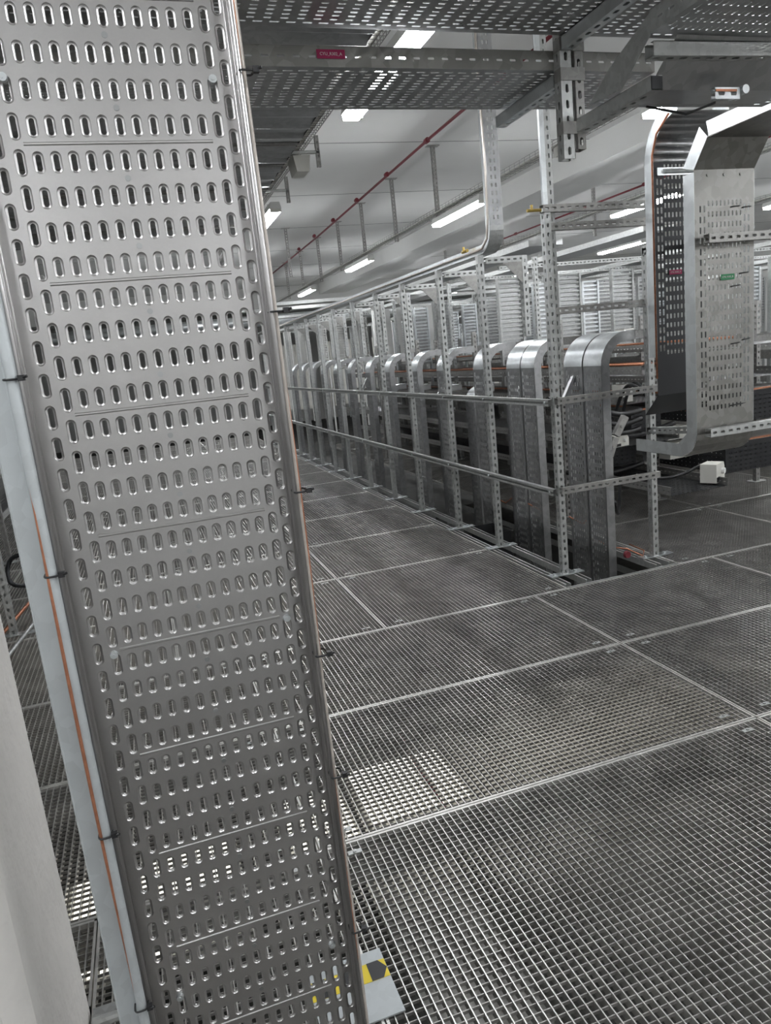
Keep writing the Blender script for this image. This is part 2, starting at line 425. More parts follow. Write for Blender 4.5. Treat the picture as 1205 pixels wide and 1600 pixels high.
# cable ties: height read at the edge
def tie(x0, x1, y0, y1, z, label):
    t = thing('cable_tie', label, 'cable tie', ((x0 + x1) / 2, (y0 + y1) / 2, z))
    a, b = (x1 - x0) / 2, (y1 - y0) / 2; n = 20
    path = [((a + .0012) * math.copysign(abs(math.cos(q)) ** .5, math.cos(q)), (b + .0012) * math.copysign(abs(math.sin(q)) ** .5, math.sin(q)), 0.001 * math.sin(q)) for q in [2 * PI * k / n for k in range(n + 1)]]
    st = MB().tube(path, 0.0017, 6).build('strap', M['black'], t, True)
    MB().box(a - .001, a + .0085, -b - .003, -b + .006, -.0042, .0042).tube([(a + .004, -b, 0), (a + .012, -b - .004, .002)], .0022, 6).build('lock_head', M['black'], st)
hs = ['near the top', 'at upper height', 'at middle height', 'below the middle', 'at lower height', 'near the foot', 'at the very foot']
for i, z in enumerate((1.937, 1.585, 1.289, .992, .752, .417)):
    tie(XR - .001, XR + .020, YP - .066, YP - .040, z, 'black cable tie round the right edge of the foreground tray, ' + hs[i])
for i, z in enumerate((1.52, 1.221, .766, .420)):
    tie(XL - .0190, XL + .001, YP - .079, YP - .056, z, 'black cable tie round the left lip of the foreground tray, ' + hs[i + 1])

# hazard plate on the floor behind the tray foot
hp = thing('floor_cover_plate', 'small pale grey metal plate with yellow and black hazard tape by the tray foot', 'plate', (0, 0, 0))
MB().box(0.155, 0.352, 1.385, 1.585, 0.002, 0.006).build('plate', M['band'], hp)
MB().box(0.155, 0.3515, 1.492, 1.548, 0.0062, 0.0068).build('yellow_tape', M['yellow'], hp)
tp = MB()
for x in (0.165, 0.235, 0.305):
    tp.prism([(x, 1.492, .0070), (x + .030, 1.492, .0070), (x + .0464, 1.520, .0070), (x + .030, 1.548, .0070), (x, 1.548, .0070), (x - .0, 1.520, .0070)], (0, 0, .0004))
tp.build('black_stripes', M['black'], hp)
tag(MB().box(-.352, -.30, 1.60, 1.69, .001, .018).tube([(-.345, 1.63, .03), (-.285, 1.63, .03)], .012, 10).build('pillar_foot_bracket', M['strut']), 'small grey bracket on the grating at the foot of the white pillar', 'bracket')

# ================================================================== BARRIER
PX = 2.39
posts_y = [3.97, 4.82, 5.56, 6.42, 7.21, 8.05, 8.90, 9.69, 10.45, 11.20, 11.98, 12.80, 13.60, 14.40]
def post_obj(h):
    t = thing('slotted_post', 'x', 'post', (0, 0, 0))
    channel(MB(), (0, 0, 0), (0, 0, h), (0, -1, 0), 0.041, depth=0.045, closed=True, sl=.024, sw=.015).build('profile', M['strut'], t)
    bpl = MB().box(-.11, .13, -.032, .032, 0.0, .006).build('base_plate', M['bend'], t)
    for x in (-.07, .08): MB().tube([(x, 0, .006), (x, 0, .016)], .011, 6).build('bolt', M['bend'], bpl)
    return t
corner = post_obj(2.22); corner.location = (PX, 3.97, 0.004)
tag(corner, 'slotted galvanised corner post of the barrier, nearest the camera', 'post')
p0 = None
for i, y in enumerate(posts_y[1:]):
    if p0 is None: p0 = post_obj(2.09); o = p0
    else: o = copy_tree(p0)
    o.location = (PX - .025, y, 0.004)
    tag(o, 'slotted galvanised barrier post, %s behind the corner post along the walkway' % ORD[i], 'post', 'barrier posts along the walkway')
o = post_obj(1.98); o.location = (3.07, 3.955, 0.004); tag(o, 'slotted galvanised post at the right end of the short barrier rails', 'post')
# rails
def rail(A, B, face, label, grp=None, name='barrier_rail', mat='strut', **k):
    t = thing(name, label, 'rail', A, 0, grp)
    d = V(B) - V(A)
    channel(MB(), (0, 0, 0), d, face, 0.041, sides_perf=False, depth=0.030, **k).build('channel', M[mat], t)
    return t
for z, w_ in ((1.11, 'upper'), (0.555, 'lower')):
    t = rail((PX - .060, 3.93, z), (PX - .060, 14.6, z), (1, 0, 0), '%s long galvanised barrier rail running down the walkway' % w_, web_perf=False)
    for y in posts_y[:10]: MB().tube([(-.022, y - 3.93, 0), (-.015, y - 3.93, 0)], .009, 6).build('bolt', M['bend'], t)
    rail((PX - .02, 3.925, z + .004), (3.10, 3.925, z + .004), (0, -1, 0), '%s short slotted barrier rail across the near end of the opening' % w_, mat='strutdark')
# kerb of channels at the floor
def kerb(pts, label):
    t = thing('floor_channel', label, 'channel', (0, 0, 0))
    for (x0, x1, y0, y1) in pts:
        b = MB()
        if (x1 - x0) < (y1 - y0):
            b.box(x0, x1, y0, y1, -.042, -.040).box(x0, x0 + .002, y0, y1, -.04, 0).box(x1 - .002, x1, y0, y1, -.04, 0).box(x0 + .002, x0 + .009, y0, y1, -.002, 0).box(x1 - .009, x1 - .002, y0, y1, -.002, 0)
        else:
            b.box(x0, x1, y0, y1, -.042, -.040).box(x0, x1, y0, y0 + .002, -.04, 0).box(x0, x1, y1 - .002, y1, -.04, 0)
        b.build('channel', M['strut'], t)
kerb([(2.290, 2.331, 3.80, 14.6), (2.44, 2.481, 3.80, 14.6)], 'pair of galvanised floor channels under the walkway barrier posts')
kerb([(2.96, 3.001, 3.80, 5.2), (3.06, 3.10, 3.80, 5.2)], 'pair of short galvanised floor channels under the right end post')
tag(MB().box(2.27, 3.12, 3.742, 3.752, -.05, .001).build('opening_edge_strip', M['strut']), 'thin steel edge strip along the near side of the riser opening', 'edge strip')
# crossbars of the corner frame
def bar(A, B, face, label, mat='strutdark', cat='strut', grp=None, side=.041, depth=.041, name='slotted_strut', sides=True, web=True):
    t = thing(name, label, cat, A, 0, grp); d = V(B) - V(A)
    channel(MB(), (0, 0, 0), d, face, side, sides_perf=sides, web_perf=web, depth=depth).build('profile', M[mat], t)
    return t
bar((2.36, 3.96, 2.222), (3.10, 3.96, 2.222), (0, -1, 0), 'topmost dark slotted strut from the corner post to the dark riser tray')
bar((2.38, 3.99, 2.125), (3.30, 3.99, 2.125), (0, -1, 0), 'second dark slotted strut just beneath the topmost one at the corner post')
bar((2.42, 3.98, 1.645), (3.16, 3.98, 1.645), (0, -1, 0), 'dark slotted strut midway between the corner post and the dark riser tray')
bar((3.07, 3.97, 1.948), (3.07, 3.13, 1.925), (-1, 0, 0), 'bright slotted strut reaching forward to the upper part of the big riser tray', 'strut')
bar((3.07, 3.97, 0.845), (3.07, 3.16, 0.905), (-1, 0, 0), 'bright slotted strut reaching forward to the foot of the big riser tray', 'strut')
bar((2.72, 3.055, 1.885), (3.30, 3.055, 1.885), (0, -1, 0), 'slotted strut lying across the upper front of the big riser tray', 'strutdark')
bar((2.72, 3.055, 0.935), (3.30, 3.055, 0.935), (0, -1, 0), 'slotted strut lying across the bottom front of the big riser tray', 'strut')
# hanger pair from the ceiling at the corner
t = thing('hanger_channel', 'tall bare twin channel dropping from the ceiling to the corner post', 'hanger', (2.42, 4.02, 1.2))
channel(MB(), (0, 0, 0), (0, 0, CEIL - 1.2), (0, -1, 0), 0.030, depth=.02, sides_perf=False, web_perf=False).build('front_channel', M['bend'], t)
channel(MB(), (.045, 0.02, 0), (.045, 0.02, CEIL - 1.2), (0, -1, 0), 0.041, depth=.03).build('rear_channel', M['strut'], t)
tag(MB().tube([(2.26, 3.95, 2.215), (2.35, 3.95, 2.215)], .009, 8).tube([(2.29, 3.95, 2.215), (2.29, 3.95, 2.245)], .008, 8).build('brass_fitting', M['brass']), 'small brass bolt fitting sticking out left of the corner post top', 'fitting')

# ================================================================== LONG WALKWAY TRAY (with bend going up)
t = thing('edge_cable_tray', 'long narrow cable tray on top of the barrier posts, bending up at its near end', 'cable tray', (0, 0, 0))
b = MB(); perf_plate(b, (2.37, 4.80, 2.10), (0, 1, 0), (1, 0, 0), (0, 0, -1), 12.4, 0.10, stagger=0, pv=.03); b.build('tray_base', M['strut'], t)
b = MB(); perf_strip(b, (2.37, 4.80, 2.10), (0, 1, 0), (0, 0, 1), (-1, 0, 0), 12.4, 0.060, sw=.010); b.build('side_wall', M['bend'], t)
b = MB(); perf_strip(b, (2.47, 4.80, 2.16), (0, 1, 0), (0, 0, -1), (1, 0, 0), 12.4, 0.060, sw=.010); b.build('side_wall', M['strut'], t)
def arc_y(y0, z0, r, n=8):     # centre line going -y then turning up
    return [(y0 - r * math.sin(PI / 2 * k / n), z0 + r * (1 - math.cos(PI / 2 * k / n))) for k in range(n + 1)]
out = arc_y(4.80, 2.10, 0.16); inn = arc_y(4.80, 2.16, 0.10)
for x in (2.37, 2.47):
    b = MB()
    for k in range(8):
        b.prism([(x, *out[k]), (x, *out[k + 1]), (x, *inn[k + 1]), (x, *inn[k])], (.002, 0, 0))
    b.prism([(x, out[-1][0], out[-1][1]), (x, inn[-1][0], inn[-1][1]), (x, inn[-1][0], 3.9), (x, out[-1][0], 3.9)], (.002, 0, 0))
    b.build('bend_side', M['bend' if x < 2.4 else 'strut'], t)
b = MB()
for k in range(8):
    b.prism([(2.37, *out[k]), (2.47, *out[k]), (2.47, *out[k + 1]), (2.37, *out[k + 1])], (0, .0015, .001))
b.build('bend_base', M['strut'], t)
b = MB(); perf_plate(b, (2.37, out[-1][0], 2.26), (0, 0, 1), (1, 0, 0), (0, -1, 0), 1.64, 0.10, stagger=1, pv=.03, sl=.022, sw=.012); b.build('upright_base', M['sheet'], t)
wire = [(2.355, 4.62, 3.85), (2.352, 4.63, 3.2), (2.355, 4.62, 2.6), (2.352, 4.63, 2.3), (2.352, 4.66, 2.18), (2.352, 4.74, 2.13), (2.352, 4.85, 2.125)] + [(2.352 + .003 * math.sin(k), 5.2 + .6 * k, 2.128) for k in range(18)]
tag(MB().tube(wire, 0.0085, 8).build('sheathed_earth_cable', M['sheath'], None, True), 'pale sheathed earth cable fixed along the outer side of the long walkway tray', 'cable')
tag(MB().tube([(2.34, 4.95, 2.15), (2.34, 5.03, 2.15)], .012, 8).tube([(2.33, 4.99, 2.15), (2.33, 4.99, 2.18)], .009, 8).build('brass_clamp', M['brass']), 'yellow brass clamp on the walkway tray just beyond its bend', 'clamp')
for i, y in enumerate((5.4, 6.1, 6.8, 7.6, 8.6)):
    tie(2.342, 2.364, y - .004, y + .004, 2.13, 'black cable tie on the long walkway tray cable, %s beyond the brass clamp' % ORD[i])

# ================================================================== RISER TRAYS WITH BENDS (behind the barrier)
def riser(wd, ztop, r, arm, x0=0.0, dep=.060):
    """vertical tray, base facing -X, spans wd along Y, bends to +X at the top"""
    t = thing('riser_tray', 'x', 'cable tray')
    zb = -1.0; zs = ztop - r
    b = MB(); perf_plate(b, (0, 0, zb), (0, 0, 1), (0, 1, 0), (-1, 0, 0), zs - zb, wd, stagger=1, sl=.026, sw=.009); b.build('tray_base', M['sheet'], t)
    n = 10
    o_ = [(r - r * math.cos(PI / 2 * k / n), zs + r * math.sin(PI / 2 * k / n)) for k in range(n + 1)]
    ri = r - dep
    i_ = [(r - ri * math.cos(PI / 2 * k / n), zs + ri * math.sin(PI / 2 * k / n)) for k in range(n + 1)]
    b = MB()
    vs = []; fs = []
    for k, (x, z) in enumerate(o_): vs += [(x, 0, z), (x, wd, z)]
    vs += [(r + arm, 0, ztop), (r + arm, wd, ztop)]
    for k in range(n + 1): fs.append((2 * k, 2 * k + 1, 2 * k + 3, 2 * k + 2))
    b.add(vs, fs); b.add([(x + .0015, y, z - .0015) for x, y, z in vs], [q[::-1] for q in fs]); b.build('bend_sheet', M['bend'], t, True)
    for y in (0, wd):
        b = MB()
        b.box(0, dep, y - .001, y + .001, zb, zs)
        for k in range(n): b.prism([(o_[k][0], y - .001, o_[k][1]), (o_[k + 1][0], y - .001, o_[k + 1][1]), (i_[k + 1][0], y - .001, i_[k + 1][1]), (i_[k][0], y - .001, i_[k][1])], (0, .002, 0))
        b.box(r, r + arm, y - .001, y + .001, ztop - dep, ztop)
        b.box(0, .004, y - .004, y + .004, zb, zs)
        b.build('side_wall', M['sheet'], t)
    return t
rp = {}
def put_riser(x, y0, y1, ztop, r, arm, label):
    k = (round(y1 - y0, 2), ztop, r, arm)
    if k in rp: o = copy_tree(rp[k])
    else: o = riser(y1 - y0, ztop, r, arm); rp[k] = o
    o.location = (x, y0, 0); tag(o, label, 'cable tray', 'riser trays with bent tops')
put_riser(2.746, 4.00, 4.20, 1.49, .20, .06, 'nearest riser tray with bent top, directly beside the corner post')
put_riser(2.746, 4.215, 4.43, 1.49, .20, .0, 'second riser tray with bent top, joined behind the nearest one')
put_riser(2.746, 4.83, 5.03, 1.49, .20, .04, 'third riser tray with bent top, left of the corner post')
put_riser(2.746, 5.045, 5.26, 1.49, .20, .0, 'fourth riser tray with bent top, joined behind the third')
ys = [5.87, 6.70, 7.43, 8.32, 9.09, 9.95, 10.72, 11.5, 12.3, 13.1, 13.9]
nm = ['fifth', 'sixth', 'seventh', 'eighth', 'ninth', 'tenth', 'eleventh', 'twelfth', 'thirteenth', 'fourteenth', 'fifteenth', 'sixteenth']
for i, y in enumerate(ys):
    put_riser(2.746, y - .20, y, 1.49, .20, .12, '%s riser tray with bent top counting back from the corner post' % nm[i])
# shorter, deeper risers between them
for i, y in enumerate((5.6, 6.42, 7.15, 8.0, 8.8)):
    put_riser(2.90, y - .18, y, 1.12, .14, .08, 'low riser tray set back behind the tall ones, %s from the corner' % ORD[i])
# small galvanised angle lugs on bends
for i, (x, y, z) in enumerate([(2.66, 4.30, 1.10), (2.66, 9.0, 1.10)]):
    tag(MB().prism([(x, y, z), (x + .075, y, z + .13), (x + .084, y, z + .12), (x + .03, y, z - .01)], (0, .03, 0)).build('angle_lug', M['sheet']),
        'bent galvanised lug on the side of the %s riser tray' % ('nearest pair of' if i == 0 else 'distant'), 'lug')
# cross frames standing behind the barrier posts
def gantry(x1, z, mat='strut'):
    t = thing('gantry_frame', 'x', 'frame')
    channel(MB(), (0, 0, 0), (x1, 0, 0), (0, -1, 0)).build('cross_arm', M[mat], t)
    channel(MB(), (x1, 0, -z), (x1, 0, .02), (0, -1, 0), depth=.045, closed=True, sl=.024, sw=.015).build('rear_post', M[mat], t)
    MB().prism([(x1 - .02, -.022, -.02), (x1 - .02, -.02, -.17), (x1 - .17, -.02, -.02)], (0, .003, 0)).build('gusset', M['strutdark'], t)
    return t
g0 = None
for i, y in enumerate(posts_y[1:11]):
    if g0 is None: g0 = gantry(.30, .54); o = g0
    else: o = copy_tree(g0)
    o.location = (PX + .03, y + .03, 2.06)
    tag(o, 'gantry frame with gusset and short rear leg behind the %s barrier post from the corner' % ORD[i + 1], 'frame', 'gantry frames behind the barrier')

# ================================================================== BIG RISER TRAYS ON THE RIGHT
# dark one (plate faces the camera, against bright background)
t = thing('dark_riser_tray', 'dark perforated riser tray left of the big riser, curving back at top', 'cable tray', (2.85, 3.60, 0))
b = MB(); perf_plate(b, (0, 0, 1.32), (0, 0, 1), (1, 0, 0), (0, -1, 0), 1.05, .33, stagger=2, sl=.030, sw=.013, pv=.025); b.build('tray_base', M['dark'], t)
n = 8
def arcpts(R, yc, zc): return [(yc - R * math.cos(PI / 2 * k / n), zc + R * math.sin(PI / 2 * k / n)) for k in range(n + 1)]
o_ = [(-(.20 - .20 * math.cos(PI / 2 * k / n)), 2.37 + .2 * math.sin(PI / 2 * k / n)) for k in range(n + 1)]
b = MB()
for k in range(n): b.prism([(0, *o_[k]), (.33, *o_[k]), (.33, *o_[k + 1]), (0, *o_[k + 1])], (0, -.001, .0015))
b.build('bend_sheet', M['sheet'], t, True)
for x in (0, .33):
    b = MB(); b.box(x - .001, x + .001, -.0, .07, 1.32, 2.37); b.box(x - .010, x + .001, -.003, 0, 1.32, 2.37)
    for k in range(n):
        q0, q1 = PI / 2 * k / n, PI / 2 * (k + 1) / n
        R2 = .27
        b.prism([(x, *o_[k]), (x, *o_[k + 1]), (x, -.20 + R2 * math.cos(q1), 2.37 + R2 * math.sin(q1)), (x, -.20 + R2 * math.cos(q0), 2.37 + R2 * math.sin(q0))], (.002, 0, 0))
    b.build('side_wall', M['bend'], t)
MB().box(.02, .31, -.012, -.002, 2.30, 2.34).tube([(.06, -.014, 2.32), (.26, -.014, 2.32)], .012, 8).build('joint_plate', M['bend'], t)
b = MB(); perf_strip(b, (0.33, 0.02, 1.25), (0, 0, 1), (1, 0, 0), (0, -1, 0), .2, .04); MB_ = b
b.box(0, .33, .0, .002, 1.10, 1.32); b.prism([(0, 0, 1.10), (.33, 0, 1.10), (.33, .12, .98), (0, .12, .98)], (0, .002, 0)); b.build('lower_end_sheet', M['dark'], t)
tag(MB().tube([(2.838, 3.59, 1.2), (2.838, 3.59, 2.40), (2.838, 3.55, 2.50), (2.838, 3.45, 2.57)], .0055, 8).build('copper_wire', M['copper'], None, True), 'copper wire running up the left edge of the dark riser tray', 'wire')

# big one
t = thing('big_riser_tray', 'big grey perforated riser tray at the right with bent top and foot', 'cable tray', (2.69, 3.10, 0))
W2 = .365
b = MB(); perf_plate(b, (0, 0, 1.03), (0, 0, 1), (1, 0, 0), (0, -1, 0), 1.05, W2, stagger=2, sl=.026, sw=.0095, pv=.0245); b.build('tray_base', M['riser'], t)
b = MB()
b.box(0, W2, 0, .0016, 2.08, 2.21)
b.prism([(0, 0, 2.21), (W2, 0, 2.21), (W2, -.09, 2.33), (0, -.09, 2.33)], (0, .001, .0015))
b.prism([(0, -.09, 2.33), (W2, -.09, 2.33), (W2, -.62, 2.335), (0, -.62, 2.335)], (0, 0, .0016))
for x in (.08, .18, .28): b.tube([(x, -.004, 2.185), (x, 0, 2.185)], .007, 8)
b.build('upper_bend', M['riser'], t)
b = MB(); b.box(0, W2, 0, .0016, .93, 1.03)
prev = (0, .93)
for k in range(1, 7):
    q = PI / 2 * k / 6; cur = (.13 - .13 * math.cos(q), .93 - .13 * math.sin(q))
    b.prism([(0, *prev), (W2, *prev), (W2, *cur), (0, *cur)], (0, .001, .0016)); prev = cur
b.box(0, W2, .13, .5, .80, .8016)
b.build('lower_bend', M['riser'], t)
for x in (0, W2):
    b = MB(); b.box(x - .001, x + .001, 0, .075, .93, 2.20)
    b.build('side_wall', M['bend'], t)
    b = MB()
    b.prism([(x, 0, 2.21), (x, -.09, 2.335), (x, -.04, 2.39), (x, .075, 2.235)], (.0025, 0, 0))
    b.build('bend_side', M['bend'], t); b = MB()
    b.prism([(x, -.10, 2.335), (x, -.62, 2.335), (x, -.62, 2.40), (x, -.085, 2.40)], (.0025, 0, 0))
    b.build('bend_side', M['bend'], t); b = MB()
    b.prism([(x, 0, .93), (x, .038, .838), (x, .13, .80), (x, .5, .80), (x, .5, .87), (x, .14, .87), (x, .075, .93)], (.0025, 0, 0))
    b.build('bend_side', M['bend'], t)
for i, (x, z, w_) in enumerate([(.245, 2.035, .06), (.315, 2.03, .055), (.30, 1.715, .06), (.245, 1.655, .06), (.245, 1.37, .06), (.315, 1.385, .055), (.26, 1.055, .10)]):
    tt = thing('cable_tie', ['upper left', 'upper right', 'middle right', 'middle left', 'lower left', 'lower right', 'bottom'][i] + ' black cable tie across the slots of the big riser tray', 'cable tie', (2.69 + x, 3.097, z))
    MB().tube([(-w_ / 2, .001, -.002), (-w_ / 4, -.005, 0), (0, -.002, .001), (w_ / 4, -.005, .002), (w_ / 2, .001, .003)], .0032, 6).build('strap', M['black'], tt, True)

# labels with lettering
def text_label(name, lab, cat, body, size, w_, h_, loc, rot, mat):
    t = bpy.data.objects.new(name, None); COL.objects.link(t); t.location = loc; t.rotation_euler = rot; tag(t, lab, cat)
    MB().box(-w_ / 2, w_ / 2, -h_ / 2, h_ / 2, -.0006, .0006).build('label_plate', M[mat], t)
    cu = bpy.data.curves.new('lettering', 'FONT'); cu.body = body; cu.size = size; cu.align_x = 'CENTER'; cu.align_y = 'CENTER'; cu.extrude = .0002
    tmp = bpy.data.objects.new('tmp', cu); COL.objects.link(tmp)
    dg = bpy.context.evaluated_depsgraph_get(); dg.update()
    me = bpy.data.meshes.new_from_object(tmp.evaluated_get(dg)); bpy.data.objects.remove(tmp)
    me.materials.clear(); me.materials.append(M['text'])
    o = bpy.data.objects.new('lettering', me); COL.objects.link(o); o.parent = t; o.location = (0, 0, .0009)
RF = (PI / 2, 0, 0)
text_label('tray_label', 'magenta label with white lettering on the overhead tray side wall', 'label', 'CYU_R302_A', .0125, .092, .026, (.735, 2.4365, 2.431), RF, 'magenta')
text_label('tray_label', 'small magenta label on the dark riser tray', 'label', 'CYU_R302_A', .012, .085, .026, (2.985, 3.595, 1.785), RF, 'magenta')
text_label('tray_label', 'green label on the front of the big riser tray', 'label', 'CYU_R302_B', .012, .085, .028, (2.885, 3.095, 1.702), RF, 'green')

# ================================================================== OVERHEAD TRAYS
def htray(name, lab, x0, x1, y0, y1, z, h, axis='x', mat='sheet', wmat='strut', sl=.026, grp=None, solid=False, pv=.025, stagger=1, skip=0, walls=(1, 1)):
    t = thing(name, lab, 'cable tray', (x0, y0, z), 0, grp)
    L, Wd = (x1 - x0, y1 - y0) if axis == 'x' else (y1 - y0, x1 - x0)
    U, W = (V((1, 0, 0)), V((0, 1, 0))) if axis == 'x' else (V((0, 1, 0)), V((1, 0, 0)))
    b = MB()
    if solid: b.cell(V((0, 0, 0)), U, W, V((0, 0, -1)), 0, L, 0, Wd, None, .0016)
    else: perf_plate(b, (0, 0, 0), U, W, (0, 0, -1), L, Wd, sl=sl, sw=.009, pv=pv, stagger=stagger, skip=skip)
    b.build('tray_base', M[mat], t)
    for k, o in enumerate((0, Wd)):
        if not walls[k]: continue
        b = MB(); sg = -1 if k == 0 else 1
        if solid: b.cell(W * o, U, V((0, 0, 1)), W * sg, 0, L, 0, h, None, .0016)
        else: perf_strip(b, W * o, U, V((0, 0, 1)), W * sg, L, h, sl=.024, sw=.007, t=.0016)
        b.obox(W * (o - sg * .006) + V((0, 0, h)) + U * L / 2, U * L / 2, W * .006, V((0, 0, .001)))
        b.build('side_wall', M[wmat], t)
    return t
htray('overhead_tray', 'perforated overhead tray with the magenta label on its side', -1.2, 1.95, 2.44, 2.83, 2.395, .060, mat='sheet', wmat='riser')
htray('overhead_tray', 'topmost overhead tray, nearest the camera, crossing the top of the picture', -1.2, 2.25, 1.83, 2.393, 2.486, .060, mat='sheet', wmat='sheet')
# right hand group
htray('overhead_tray', 'perforated tray with a green label at the top right corner', 1.60, 2.6, 0.9, 2.02, 2.345, .060, 'y', 'sheet', 'strut')
text_label('tray_label', 'green label on the side of the tray in the top right corner', 'label', 'CYU_R302_B', .014, .10, .036, (1.597, 1.66, 2.378), (PI / 2, 0, -PI / 2), 'green')
t = thing('transition_tray', 'dark sloping metal tray bend under the channel at the upper right', 'cable tray', (0, 0, 0))
b = MB()
b.prism([(1.70, 2.02, 2.345), (3.05, 2.02, 2.345), (3.05, 2.16, 2.24), (1.70, 2.16, 2.24)], (0, 0, .0016))
b.prism([(1.70, 2.16, 2.24), (2.28, 2.16, 2.24), (2.28, 2.33, 2.25), (1.70, 2.33, 2.25)], (0, 0, .0016))
b.build('plain_sheet', M['sheet'], t)
b = MB(); perf_plate(b, (1.60, 2.22, 2.249), (1, 0, 0), (0, 1, 0), (0, 0, -1), .75, .13, stagger=1); b.build('perforated_sheet', M['sheet'], t)
b = MB(); b.prism([(1.60, 2.02, 2.34), (1.60, 2.02, 2.40), (1.60, 2.22, 2.325), (1.60, 2.34, 2.255), (1.60, 2.16, 2.24)], (.002, 0, 0)); b.build('side_wall', M['strut'], t)
bar((1.62, 2.05, 2.310), (2.075, 2.05, 2.318), (0, 0, -1), 'short heavy channel under the plain sheet in the upper right', 'strut', side=.041, depth=.041, sides=False)
# hanging upright with cantilever arms
t = thing('hanging_upright', 'short slotted upright hanging from the ceiling with cantilever arms', 'support', (1.555, 2.42, 0))
channel(MB(), (0, 0, 2.10), (0, 0, CEIL), (-1, 0, 0), .041, depth=.045).build('upright', M['strut'], t)
channel(MB(), (.05, .0, 2.13), (.05, .0, CEIL), (1, 0, 0), .041, depth=.035).build('rear_upright', M['strutdark'], t)
channel(MB(), (0, .03, 2.365), (0, .47, 2.365), (0, 0, -1), .041, depth=.041, sides_perf=False).build('rear_arm', M['bend'], t)
channel(MB(), (0, -.03, 2.462), (0, -.58, 2.462), (0, 0, -1), .041, depth=.041, sides_perf=False).build('upper_arm', M['bend'], t)
b = channel(MB(), (.05, .02, 2.205), (.05, -.42, 2.205), (0, 0, -1), .041, depth=.041, sides_perf=False); b.build('lower_arm', M['strut'], t)
MB().box(.031, .069, -.422, -.40, 2.187, 2.223).build('shaded_arm_end', M['dark'], t)  # dark block stands in for the shade inside the hollow arm
for z in (2.20, 2.37, 2.463): MB().box(-.024, .072, -.024, .018, z - .020, z + .020).build('clamp_plate', M['strutdark'], t)
# connection bits at the far upper right
t = thing('coupler_bracket', 'small slotted coupler with copper strip hanging under the upper right tray', 'bracket', (1.92, 2.12, 2.215))
channel(MB(), (0, 0, 0), (.10, 0, 0), (0, -1, 0), .035, depth=.02).build('coupler', M['bend'], t)
MB().box(0, .085, -.013, -.011, .004, .011).build('copper_strip', M['copper'], t)
MB().tube([(.115, -.02, .01), (.115, .0, .01)], .014, 12).build('bolt_head', M['bend'], t)
tag(MB().tube([(1.93, 2.12, 2.19), (1.88, 2.2, 2.18), (1.80, 2.3, 2.235)], .004, 6).build('black_cable', M['black'], None, True), 'thin black cable sagging below the coupler bracket at upper right', 'cable')
channel_t = thing('tilted_strut', 'short slotted strut hanging behind the bend of the big riser tray', 'strut', (2.86, 2.75, 2.22))
channel(MB(), (0, 0, 0), (0, 0, .2), (0, -1, 0)).build('profile', M['strut'], channel_t)

# dark solid ducts at upper left
for i, (y0, y1, x1, z) in enumerate([(3.60, 4.05, 1.34, 3.02), (4.72, 5.47, 1.34, 3.02), (5.50, 6.02, 1.34, 3.02), (6.05, 6.80, 1.34, 3.02), (6.84, 7.6, 1.34, 3.02), (7.65, 8.4, 1.34, 3.02), (8.5, 9.2, 1.34, 3.02)]):
    t = thing('covered_tray', 'dark covered metal tray crossing under the ceiling left of the lights, %s from the camera' % ORD[i], 'cable tray', (-6.8, y0, z), 0, 'covered trays at upper left')
    L = x1 + 6.8; W_ = y1 - y0
    b = MB(); m_ = 10; pr_ = []
    for k in range(m_ + 1):
        q = k / m_; pr_.append((0, q * W_, -0.02 * math.sin(q * PI * 3) ** 2))
    for k in range(m_): b.add([pr_[k], pr_[k + 1], (L, pr_[k + 1][1], pr_[k + 1][2]), (L, pr_[k][1], pr_[k][2])], [(0, 1, 2, 3)])
    b.box(0, L, 0, W_, .10, .102); b.build('ribbed_sheet', M['sheet'], t, True)
    for o in (0, W_): MB().box(0, L, o - .001, o + .001, -.012, .10).box(0, L, o - .008, o + .008, -.014, -.010).build('side_wall', M['strutdark'], t)
    MB().box(L - .001, L + .001, 0, W_, -.012, .1).build('end_cap', M['dark'], t)

# ================================================================== CEILING LIGHTS
row_x = [-3.7, -1.07, 1.56, 3.84, 6.45, 9.05, 11.5, 14.0]
row_c = [0.1 - 4.1, 0.1, 4.22, 8.3, 12.4, 16.5, 20.6, 24.7]
rown = {-3.7: 'far left', -1.07: 'left', 1.56: 'nearest', 3.84: 'second', 6.45: 'third', 9.05: 'fourth', 11.5: 'fifth', 14.0: 'sixth'}
L0 = thing('ceiling_luminaire', 'x', 'light')
hs0 = MB().prism([(-.06, -.68, .012), (.06, -.68, .012), (.045, -.68, .075), (-.045, -.68, .075)], (0, 1.36, 0)).build('housing', M['white'], L0)
b = MB(); b.prism([(-.058, -.66, .011), (-.05, -.66, -.022), (.05, -.66, -.022), (.058, -.66, .011)], (0, 1.32, 0)); b.build('diffuser', M['lamp'], L0)
for y in (-.67, .67): MB().box(-.055, .055, y - .012, y + .012, -.02, .012).build('end_cap', M['cream'], hs0)
MB().tube([(.0, -.3, .075), (.0, -.3, .13)], .006, 6).tube([(.0, .3, .075), (.0, .3, .13)], .006, 6).build('hanger', M['strut'], L0)
first = True
for x in row_x:
    for j, y in enumerate(row_c):
        if x < 0 and (y > 13 or 1 < y < 10): continue
        o = L0 if first else copy_tree(L0); first = False
        o.location = (x, y, 3.0)
        if y < 0: tag(o, 'ceiling light behind the camera in the %s row' % rown[x], 'light', 'ceiling lights')
        else: tag(o, 'glowing ceiling light, %s along the %s row of lights' % (ORD[j - 1], rown[x]), 'light', 'ceiling lights')
